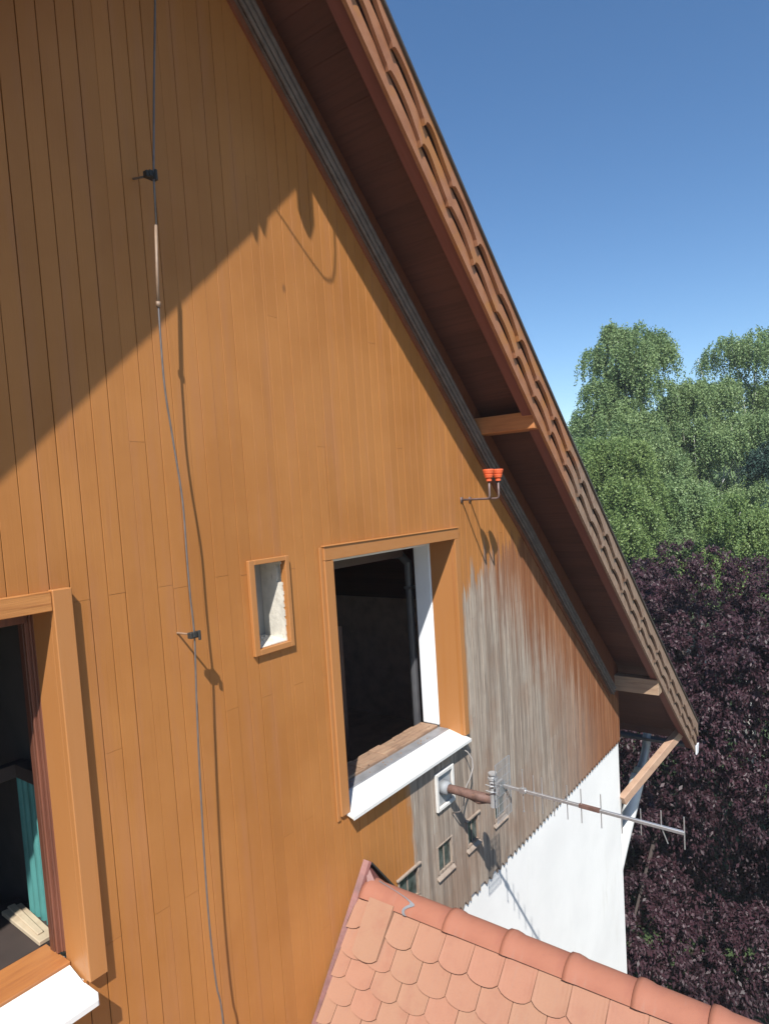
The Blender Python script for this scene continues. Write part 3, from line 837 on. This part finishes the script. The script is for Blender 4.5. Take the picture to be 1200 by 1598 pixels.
# ------------------------------------------------------------------ downpipe
dp = thing("downpipe", "grey downpipe bending from the eaves gutter back behind the white wall corner", "downpipe", (7.68, 2.85, GZ))
m1 = MB(); m1.tube(smooth_path([(9.0, 2.63, low(XE)+.02), (9.05, 2.63, -3.50), (9.07, 2.65, -3.68), (8.97, 2.67, -3.88), (8.84, 2.69, -4.0)], 5), .055, 14); m1.build("swan_neck", M_PIPE, dp, True)
m1 = MB(); m1.tube([(8.86, 2.688, -3.985), (8.79, 2.70, -4.055)], .082, 14); m1.build("collar", M_CREAM, dp, True)
m1 = MB(); m1.tube(smooth_path([(8.80, 2.70, -4.045), (8.60, 2.74, -4.35), (8.36, 2.80, -4.75), (8.0, 2.86, -5.3), (7.72, 2.9, -5.8), (7.68, 2.92, -6.4), (7.68, 2.92, GZ)], 5), .095, 14); m1.build("pipe", M_PIPEW, dp, True)

# ------------------------------------------------------------------ tiled annex roof
ZR = -2.165; XR = 2.81; S = 1.31; U = math.hypot(1, S)
anx = thing("tiled_annex", "lower annex with salmon pink rounded clay tiles butting against the ochre wall", "annex", (XR, 1.0, GZ))
dn = Vector((-1/U, 0, -S/U)); nrm = Vector((-S/U, 0, 1/U))
def on(y, d, h=0.):
    p = Vector((XR, y, ZR)) + dn*d + nrm*h
    return p
YA0, YA1 = -1.6, 2.47
tl = MB(); TW = .1735
rt = random.Random(11)
rows = []
dd = .235; 
bottoms = [.345, .475, .585, .695]
while bottoms[-1] < 3.4: bottoms.append(bottoms[-1]+.112)
for ri, bt in enumerate(bottoms):
    off = 2.376 + (TW/2 if ri % 2 else 0)
    kk = int((YA1-off)/TW)+1
    y = off + kk*TW
    while y > YA0:
        ya, yb = y-TW+.003, y-.002                  # tile spans ya..yb
        yb_c = min(yb, YA1)
        if yb_c-ya > .02:
            bo = bt + rt.uniform(-.004, .004)
            lift = .0165 + rt.uniform(0, .004)
            slip = (ri == 0 and abs(y-2.376) < .01)
            if slip: bo = .462; lift = .032
            yc = (ya+yb)/2; hw = (yb-ya)/2
            top_d = max(bo-.30, .155)
            N = 9
            bot = []
            for i in range(N):
                yy = ya + (yb-ya)*i/(N-1)
                t_ = (yy-yc)/hw
                curve = .046*(1-math.sqrt(max(0, 1-(abs(t_)*.93)**2.1)))
                bot.append((min(yy, yb_c), bo-curve))
            h0, th = .004, .010
            hb = lift + .0145
            vs = []
            skew = rt.uniform(-.0015, .0015)
            for (yy, d_) in bot: vs.append(on(yy, d_+skew*(yy-yc)/hw, hb))
            for (yy, d_) in bot: vs.append(on(yy, top_d, (h0-.004) if not slip else .03))
            for (yy, d_) in bot: vs.append(on(yy, d_, hb-th))
            fs = []
            for i in range(N-1):
                fs.append((i, i+1, N+i+1, N+i)); fs.append((i+1, i, 2*N+i, 2*N+i+1))
            # side faces
            o1 = len(vs); vs.append(on(bot[0][0], top_d, h0-th)); vs.append(on(bot[-1][0], top_d, h0-th))
            fs.append((0, N, o1, 2*N)); fs.append((N-1, 3*N-1, o1+1, 2*N-1))
            tl.add(vs, fs)
        y -= TW
tl.build("tiles", M_TILE, anx)
# decking under the tiles + the far slope
dk = MB()
a, b = on(YA0, .05, -.012), on(YA1, .05, -.012)
dk.add([on(YA0, .14, -.012), on(YA1, .14, -.012), on(YA1, 3.5, -.012), on(YA0, 3.5, -.012)], [(0, 1, 2, 3)])
dk.add([(XR+.03, YA0, ZR-.14), (XR+.03, YA1+.02, ZR-.14), (XR+2.1, YA1+.02, ZR-.1-2.1*S), (XR+2.1, YA0, ZR-.1-2.1*S)], [(0, 1, 2, 3)])
dk.build("roof_deck", M_TILE, anx)
# ridge tiles: half round caps, each its own
joints = [2.44, 1.87, 1.53, 1.20, .88, .57, .26, -.05, -.36, -.67, -.98, -1.29, -1.60]
RR = .100; CX, CZ = 2.77, -2.346
def cap_ring(y, r, zc=None):
    return [(CX + r*math.cos(math.radians(-30+182*i/12)), y, CZ + r*math.sin(math.radians(-30+182*i/12))) for i in range(13)]
for i in range(len(joints)-1):
    y0, y1 = joints[i], joints[i+1]
    m1 = MB(); vs = []; fs = []
    stations = [(y0+.012, RR-.006), (y0+.012, RR+.008), (y0-.012, RR+.010), (y0-.04, RR+.006), (y0-.06, RR+.001), ((y0+y1)/2, RR), (y1, RR-.003)]
    rot = rt.uniform(-.004, .004)
    # the wide mouth faces the wall side of the next tile
    for (yy, r) in stations: vs += [(a_+rot, b_, c_+rot*.5) for a_, b_, c_ in cap_ring(yy, r)]
    for s_ in range(len(stations)-1):
        for q in range(12):
            fs.append((s_*13+q, s_*13+q+1, (s_+1)*13+q+1, (s_+1)*13+q))
    m1.add(vs, fs)
    o = m1.build("ridge_tile", M_RIDGE, anx, True, (XR, y1, ZR))
    if i == 0: o["label"] = "ridge tile against the wall smeared with a grey sealant streak"
# sealant smear on the first ridge tile
m1 = MB(); vs = []; n_ = 16
for i in range(n_+1):
    f = i/n_
    a = math.radians(62 + 90*f)
    yy = 2.43 - .30*min(1, f*1.7) + .03*math.sin(f*9)
    for dy in (-.011-.008*(1-f), .011+.006*math.sin(f*13)):
        r = RR+.0045
        vs.append((CX+r*math.cos(a), yy+dy-.02*f, CZ+r*math.sin(a)))
m1.add(vs, [(2*i, 2*i+1, 2*i+3, 2*i+2) for i in range(n_)])
m1.build("sealant_streak", M_SEAL, anx, True)
# flashing along the wall
m1 = MB()
m1.hexa([on(2.455, -.01, .0), on(2.497, -.01, .0), on(2.497, 3.4, .0), on(2.455, 3.4, .0), on(2.466, -.01, .012), on(2.497, -.01, .028), on(2.497, 3.4, .028), on(2.466, 3.4, .012)])
m1.build("wall_flashing", M_FLASH, anx)
m1 = MB()
m1.add([(2.812, 2.496, -2.160), (2.72, 2.496, -2.285), (2.70, 2.40, -2.30), (2.775, 2.40, -2.247), (2.86, 2.40, -2.31), (2.90, 2.496, -2.285)], [(0, 1, 2, 3), (0, 3, 4, 5)])
m1.build("apex_flashing", M_FLASH, anx)
m1 = MB()
m1.hexa([(2.815, 2.450, -2.170), (2.815, 2.4965, -2.170), (3.3, 2.4965, -2.17-.485*S), (3.3, 2.450, -2.17-.485*S), (2.815, 2.450, -2.155), (2.815, 2.4965, -2.155), (3.31, 2.4965, -2.155-.485*S), (3.31, 2.450, -2.155-.485*S)])
m1.build("side_flashing", M_BLACKP, anx)
# annex body
m1 = MB()
m1.hexa([(.55, YA0+.15, GZ-.1), (4.75, YA0+.15, GZ-.1), (4.75, 2.495, GZ-.1), (.55, 2.495, GZ-.1), (.55, YA0+.15, ZR-2.98), (4.75, YA0+.15, ZR-2.58), (4.75, 2.495, ZR-2.58), (.55, 2.495, ZR-2.98)])
m1.hexa([(.58, YA0+.17, ZR-2.95), (4.7, YA0+.17, ZR-2.55), (4.7, 2.49, ZR-2.55), (.58, 2.49, ZR-2.95), (XR-.01, YA0+.17, ZR-.32), (XR+.01, YA0+.17, ZR-.32), (XR+.01, 2.49, ZR-.32), (XR-.01, 2.49, ZR-.32)])
m1.build("annex_wall", M_PLAST, anx)

# ------------------------------------------------------------------ trees
def quad_mesh(name, cen, ax, ay, mat, parent, origin):
    """leaf cloud: centres (n,3), half axes ax, ay (n,3) -> diamond leaves"""
    n = len(cen)
    v = np.empty((n, 4, 3), np.float32)
    v[:, 0] = cen-ax; v[:, 1] = cen-ay; v[:, 2] = cen+ax; v[:, 3] = cen+ay
    v = v.reshape(-1, 3) - np.array(origin, np.float32)
    me = bpy.data.meshes.new(name)
    me.vertices.add(4*n); me.vertices.foreach_set("co", v.ravel())
    me.loops.add(4*n); me.loops.foreach_set("vertex_index", np.arange(4*n, dtype=np.int32))
    me.polygons.add(n); me.polygons.foreach_set("loop_start", np.arange(0, 4*n, 4, dtype=np.int32))
    me.polygons.foreach_set("loop_total", np.full(n, 4, np.int32))
    me.materials.append(mat); me.update(calc_edges=True)
    o = bpy.data.objects.new(name, me); C.objects.link(o); o.parent = parent
    base = Vector((0, 0, 0)); q = parent
    while q is not None: base += q.location; q = q.parent
    o.location = Vector(origin)-base
    return o
def rand_dirs(R_, n):
    d = R_.normal(size=(n, 3)); return d/np.linalg.norm(d, axis=1)[:, None]

def birch(loc, blobs, seed, label, mat, nstr, lf=.036, limbs=True, group="birches behind the purple tree", lenr=(.35, 1.15)):
    R_ = np.random.default_rng(seed)
    t = thing("birch_tree", label, "tree", loc, group)
    bl = np.array(blobs, float)             # x,y,z,rx,rz
    subs = []
    for q in bl:
        for _ in range(9):
            dd = rand_dirs(R_, 1)[0]; dd[2] = abs(dd[2])*1.1-.25
            k_ = R_.uniform(.28, .5)
            subs.append((q[0]+dd[0]*q[3]*.72, q[1]+dd[1]*q[3]*.72, q[2]+dd[2]*q[4]*.75, q[3]*k_, q[4]*k_*1.05))
    bl = np.array(subs)
    vol = bl[:, 3]**1.7*bl[:, 4]; pick = R_.choice(len(bl), nstr, p=vol/vol.sum())
    d = rand_dirs(R_, nstr); d[:, 2] = np.abs(d[:, 2])*1.0-.15*R_.random(nstr)
    rad = .55+.45*R_.random(nstr)**.5
    # twig clusters: cluster the strand roots so that the crown gets tufts and gaps
    st = bl[pick, :3] + d*rad[:, None]*np.stack([bl[pick, 3], bl[pick, 3], bl[pick, 4]], 1)
    ncl = max(30, nstr//24)
    cl = st[R_.choice(nstr, ncl)]
    near = ((st[:, None, :2]-cl[None, :, :2])**2).sum(2) + ((st[:, None, 2]-cl[None, :, 2])*.7)**2
    j = near.argmin(1); st = st*.6 + cl[j]*.4 + R_.normal(size=st.shape)*.06
    L_ = R_.uniform(lenr[0], lenr[1], nstr)
    K = 44
    s_ = (np.arange(K)/K)[None, :]*np.ones((nstr, 1)) + R_.random((nstr, K))/K
    out = d.copy(); out[:, 2] = 0
    sway = R_.normal(size=(nstr, 2))*.10
    P_ = np.empty((nstr, K, 3))
    P_[:, :, 0] = st[:, None, 0] + out[:, None, 0]*.32*np.sqrt(s_)*L_[:, None] + sway[:, None, 0]*s_
    P_[:, :, 1] = st[:, None, 1] + out[:, None, 1]*.32*np.sqrt(s_)*L_[:, None] + sway[:, None, 1]*s_
    P_[:, :, 2] = st[:, None, 2] - L_[:, None]*s_**1.25
    P_ = P_.reshape(-1, 3) + R_.normal(size=(nstr*K, 3))*.035
    n = len(P_)
    a = rand_dirs(R_, n); b = rand_dirs(R_, n); a[:, 2] -= .7; a /= np.linalg.norm(a, axis=1)[:, None]
    b -= (a*b).sum(1)[:, None]*a; b /= np.linalg.norm(b, axis=1)[:, None]
    sz = R_.uniform(.7, 1.3, n)[:, None]*lf
    quad_mesh("crown", P_, a*sz, b*sz*.62, mat, t, loc)
    # trunk and white limbs reaching into every blob
    m1 = MB()
    x0, y0, z0 = loc
    topb = max(blobs, key=lambda q: q[2]+q[4]); tz = topb[2]+topb[4]*.1
    tp = [(x0, y0, z0)]
    for i in range(1, 8):
        f = i/7; tp.append((x0+(topb[0]-x0)*f+R_.normal()*.08, y0+(topb[1]-y0)*f+R_.normal()*.08, z0+(tz-z0)*f))
    m1.tube(tp, [.17*(1-.95*i/7)+.008 for i in range(8)], 8)
    if limbs:
        for q in blobs:
            for rep in range(2 if lf > .032 else 0):
                f = R_.uniform(.35, .8)
                i = int(f*7); a_ = Vector(tp[i])
                e = Vector((q[0]+R_.normal()*q[3]*.4, q[1]+R_.normal()*q[3]*.4, q[2]+q[4]*R_.uniform(.1, .8)))
                if e.z < a_.z+.2: continue
                mid = (a_+e)/2 + Vector((R_.normal()*.12, R_.normal()*.12, .15)); 
                m1.tube(smooth_path([a_, mid, e], 4), [.036-.0036*k for k in range(9)], 6)
    m1.build("trunk", M_BARK, t, True)
    return t

def polar(az, dist, z): return (math.sin(math.radians(az))*dist, math.cos(math.radians(az))*dist, z)
def B_(az, dist, z, rx, rz): p = polar(az, dist, z); return (p[0], p[1], p[2], rx, rz)
# tall birch on the left of the group
birch(polar(73, 24, GZ), [B_(72.0, 24, 4.4, .95, 1.1), B_(74.6, 24.3, 4.3, 1.0, 1.25), B_(73.2, 24, 3.3, 1.35, .9), B_(70.6, 23.8, 2.35, .8, .8), B_(72.6, 23.6, 1.9, 1.5, 1.0),
                          B_(74.5, 23.6, .9, 1.4, 1.0), B_(71.5, 23.5, .6, 1.3, 1.0), B_(73.5, 23.5, -1.0, 1.7, 1.2), B_(74, 24, -3.2, 1.8, 1.4)],
      1, "tall birch with two drooping tops, nearest the roof edge", M_BLEAF, 4600)
# broad middle birch
birch(polar(78.3, 26, GZ), [B_(77.2, 26, 2.9, 1.3, 1.0), B_(79.5, 26, 2.85, 1.4, 1.0), B_(76.4, 25.6, 2.0, 1.2, .9), B_(78.5, 25.6, 1.2, 1.6, 1.1), B_(81, 25.8, 1.6, 1.3, 1.0),
                            B_(77, 25.4, -.3, 1.6, 1.2), B_(80, 25.4, -.8, 1.7, 1.2), B_(78.5, 25.4, -2.8, 2.0, 1.5)],
      2, "broad rounded birch filling the middle of the green group", M_BLEAF, 4600)
# airy birch on the right with white limbs
birch(polar(81.8, 28, GZ), [B_(80.5, 28, 4.5, .9, .9), B_(82.6, 28, 4.55, 1.0, 1.0), B_(84.6, 28, 4.1, 1.1, 1.1), B_(81.6, 28, 3.3, 1.2, .8), B_(84, 27.6, 2.4, 1.5, 1.1), B_(86, 27.6, 3.0, 1.4, 1.3),
                            B_(82.5, 27.5, .9, 1.6, 1.2), B_(85.4, 27.5, .6, 1.7, 1.3), B_(83.6, 27.5, -1.5, 2.0, 1.5), B_(85, 28, -3.5, 2.2, 1.6)],
      3, "airy birch with bare white limbs showing, rightmost of the tall ones", M_BLEAF, 4200)
# low bright birch in front
birch(polar(71.6, 20, GZ), [B_(70.2, 20, .75, 1.0, .8), B_(72.6, 20, .65, 1.1, .8), B_(71.0, 19.6, -.2, 1.2, .9), B_(73.6, 19.8, -.5, 1.0, .9), B_(72.4, 19.5, -1.3, 1.5, 1.1), B_(72, 19.8, -3.0, 1.6, 1.2)],
      4, "low bright yellow green birch just above the purple tree beside the roof", M_BLEAF2, 4000, .031)
birch(polar(82.0, 18.5, GZ), [B_(80.9, 18.5, -.95, .7, .6), B_(82.3, 18.5, -1.5, .9, .7), B_(79.6, 18.7, -2.2, .8, .7), B_(82.6, 18.6, -2.9, 1.1, 1.0)],
      5, "small bright green birch poking over the purple tree at the right", M_BLEAF2, 1700, .030)
birch(polar(77.2, 20.5, GZ), [B_(76.4, 20.5, -.55, .8, .7), B_(78.2, 20.5, -.75, .9, .8), B_(77.4, 20.3, -2.0, 1.3, 1.2)],
      6, "short dark green birch between the two brighter ones, above the purple crown", M_BLEAF, 1800, .031)
# dark blue-green conifer-like mass glimpsed at the right edge
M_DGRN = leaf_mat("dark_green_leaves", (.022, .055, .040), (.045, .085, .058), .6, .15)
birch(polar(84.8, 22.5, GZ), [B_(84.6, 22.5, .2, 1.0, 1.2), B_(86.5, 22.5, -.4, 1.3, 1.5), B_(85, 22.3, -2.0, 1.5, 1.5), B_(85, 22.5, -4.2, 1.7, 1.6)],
      8, "dark bluish green tree at the right edge", M_DGRN, 2400, .04, False, None, (.3, .8))

# purple leaved tree
def purple():
    R_ = np.random.default_rng(5)
    loc = (13.6, 3.2, GZ)
    t = thing("purple_leaf_tree", "huge dark purple leaved tree behind the white wall corner", "tree", loc)
    # blobs over an ellipsoidal crown
    nb = 185
    d = rand_dirs(R_, nb); d[:, 0] = np.where(R_.random(nb) < .7, -np.abs(d[:, 0]), d[:, 0])
    cx, cy, cz = 13.6, 3.2, -5.0
    rx, ry, rz = 4.0, 4.2, 3.4
    rad = R_.uniform(.72, 1.0, nb)
    bc = np.stack([cx+d[:, 0]*rx*rad, cy+d[:, 1]*ry*rad, cz+d[:, 2]*rz*rad], 1)
    br_ = R_.uniform(.30, .72, nb)
    ex = []
    for az, dist, z, r in ((73.5, 11.5, -1.75, .5), (76.5, 12, -1.55, .55), (79, 12, -1.62, .5), (82, 12, -1.75, .5), (72, 9.9, -6.7, .75), (75, 9.8, -7.0, .8), (79, 9.8, -7.0, .8), (82, 9.9, -6.9, .8), (84.5, 9.9, -6.7, .8), (77, 9.7, -7.6, .7), (73, 9.7, -7.6, .7), (81, 9.7, -7.6, .7), (71.5, 12.5, -2.4, .6), (84, 12, -2.2, .6)):
        ex.append(polar(az, dist, z)+(r,))
    ex = np.array(ex); bc = np.vstack([bc, ex[:, :3]]); br_ = np.append(br_, ex[:, 3])
    keep = bc[:, 2]-br_ > GZ-.3
    bc, br_ = bc[keep], br_[keep]
    n = 450000
    wgt = br_**2; pick = R_.choice(len(bc), n, p=wgt/wgt.sum())
    d = rand_dirs(R_, n); rr_ = (.45+.55*R_.random(n)**.45)
    P_ = bc[pick]+d*(rr_*br_[pick])[:, None]
    ni = 50000
    di = rand_dirs(R_, ni)*(.84*R_.random(ni)**.28)[:, None]
    P_[:ni] = np.array([cx, cy, cz])+di*np.array([rx, ry, rz]); d[:ni] = di; P_[:ni, 2] = np.maximum(P_[:ni, 2], GZ+.1)
    # gather the leaves into sprays
    ncl = 7000
    cidx = R_.choice(n, ncl); 
    key = R_.integers(0, ncl, n)
    # assign to nearest cluster inside the same blob
    order = {}
    for c_ in range(ncl): order.setdefault(pick[cidx[c_]], []).append(cidx[c_])
    tgt = P_.copy()
    for b_, ids in order.items():
        sel = np.where(pick == b_)[0]
        cc = P_[ids]; dist_ = ((P_[sel][:, None, :]-cc[None])**2).sum(2)
        tgt[sel] = cc[dist_.argmin(1)]
    tgt[:ni] = P_[:ni]-d[:ni]*.05
    P_ = P_*.45+tgt*.55 + R_.normal(size=P_.shape)*.03
    outw = P_-tgt; outw += d*.25; outw[:, 2] -= .35+.2*R_.random(n)
    a = outw + R_.normal(size=P_.shape)*.28; a /= np.linalg.norm(a, axis=1)[:, None]
    up = d*.5+np.array([-.3, -.2, .7])+R_.normal(size=P_.shape)*.55
    b = np.cross(a, up); b /= np.linalg.norm(b, axis=1)[:, None]
    sz = R_.uniform(.5, 1.45, n)[:, None]*.031; sz[:ni] *= 1.35
    quad_mesh("crown", P_, a*sz, b*sz*.46, M_PLEAF, t, loc)
    m1 = MB(); m1.tube([(13.6, 3.2, GZ), (13.5, 3.15, -6.2), (13.6, 3.2, -4.8), (13.55, 3.2, -2.6)], [.26, .2, .16, .05], 10)
    for i in range(26):
        e = bc[R_.integers(0, len(bc))]; a_ = Vector((13.55, 3.2, R_.uniform(-6.3, -3.6)))
        m1.tube(smooth_path([a_, (a_+Vector(e))/2+Vector((0, 0, .3)), Vector(e)], 4), [.07-.0065*k for k in range(9)], 6)
    m1.build("trunk", M_BARKD, t, True)
purple()

# far woods beyond the garden, one mass
def woods():
    R_ = np.random.default_rng(21)
    n = 60000
    az = np.radians(R_.uniform(52, 118, n)); dist = R_.uniform(62, 95, n)
    hgt = 12.5 + 1.6*np.sin(az*23) + 1.1*np.sin(az*57+1) + .7*np.sin(az*121)
    z = GZ + hgt*R_.random(n)**.6
    P_ = np.stack([np.sin(az)*dist, np.cos(az)*dist, z], 1)
    a = rand_dirs(R_, n); b = rand_dirs(R_, n); b -= (a*b).sum(1)[:, None]*a; b /= np.linalg.norm(b, axis=1)[:, None]
    sz = R_.uniform(.25, .55, n)[:, None]
    e = bpy.data.objects.new("tmp", None)
    o = quad_mesh("far_woods", P_, a*sz, b*sz*.7, M_BLEAF, None, (60, 30, GZ))
    o["kind"] = "stuff"; o["label"] = "distant green woods beyond the garden trees"; o["category"] = "woods"
woods()


# thin summer air
hz = MB(); hz.box((-40, -40, GZ-1), (105, 105, 9))
m = bpy.data.materials.new("summer_haze"); m.use_nodes = True
t = m.node_tree; t.nodes.remove(t.nodes["Principled BSDF"])
pv = t.nodes.new("ShaderNodeVolumePrincipled"); pv.inputs["Color"].default_value = (.86, .92, 1, 1); pv.inputs["Density"].default_value = .0012
t.links.new(pv.outputs[0], t.nodes["Material Output"].inputs["Volume"])
ho = hz.build("haze", m); ho["kind"] = "stuff"; ho["label"] = "thin pale summer haze in the air"
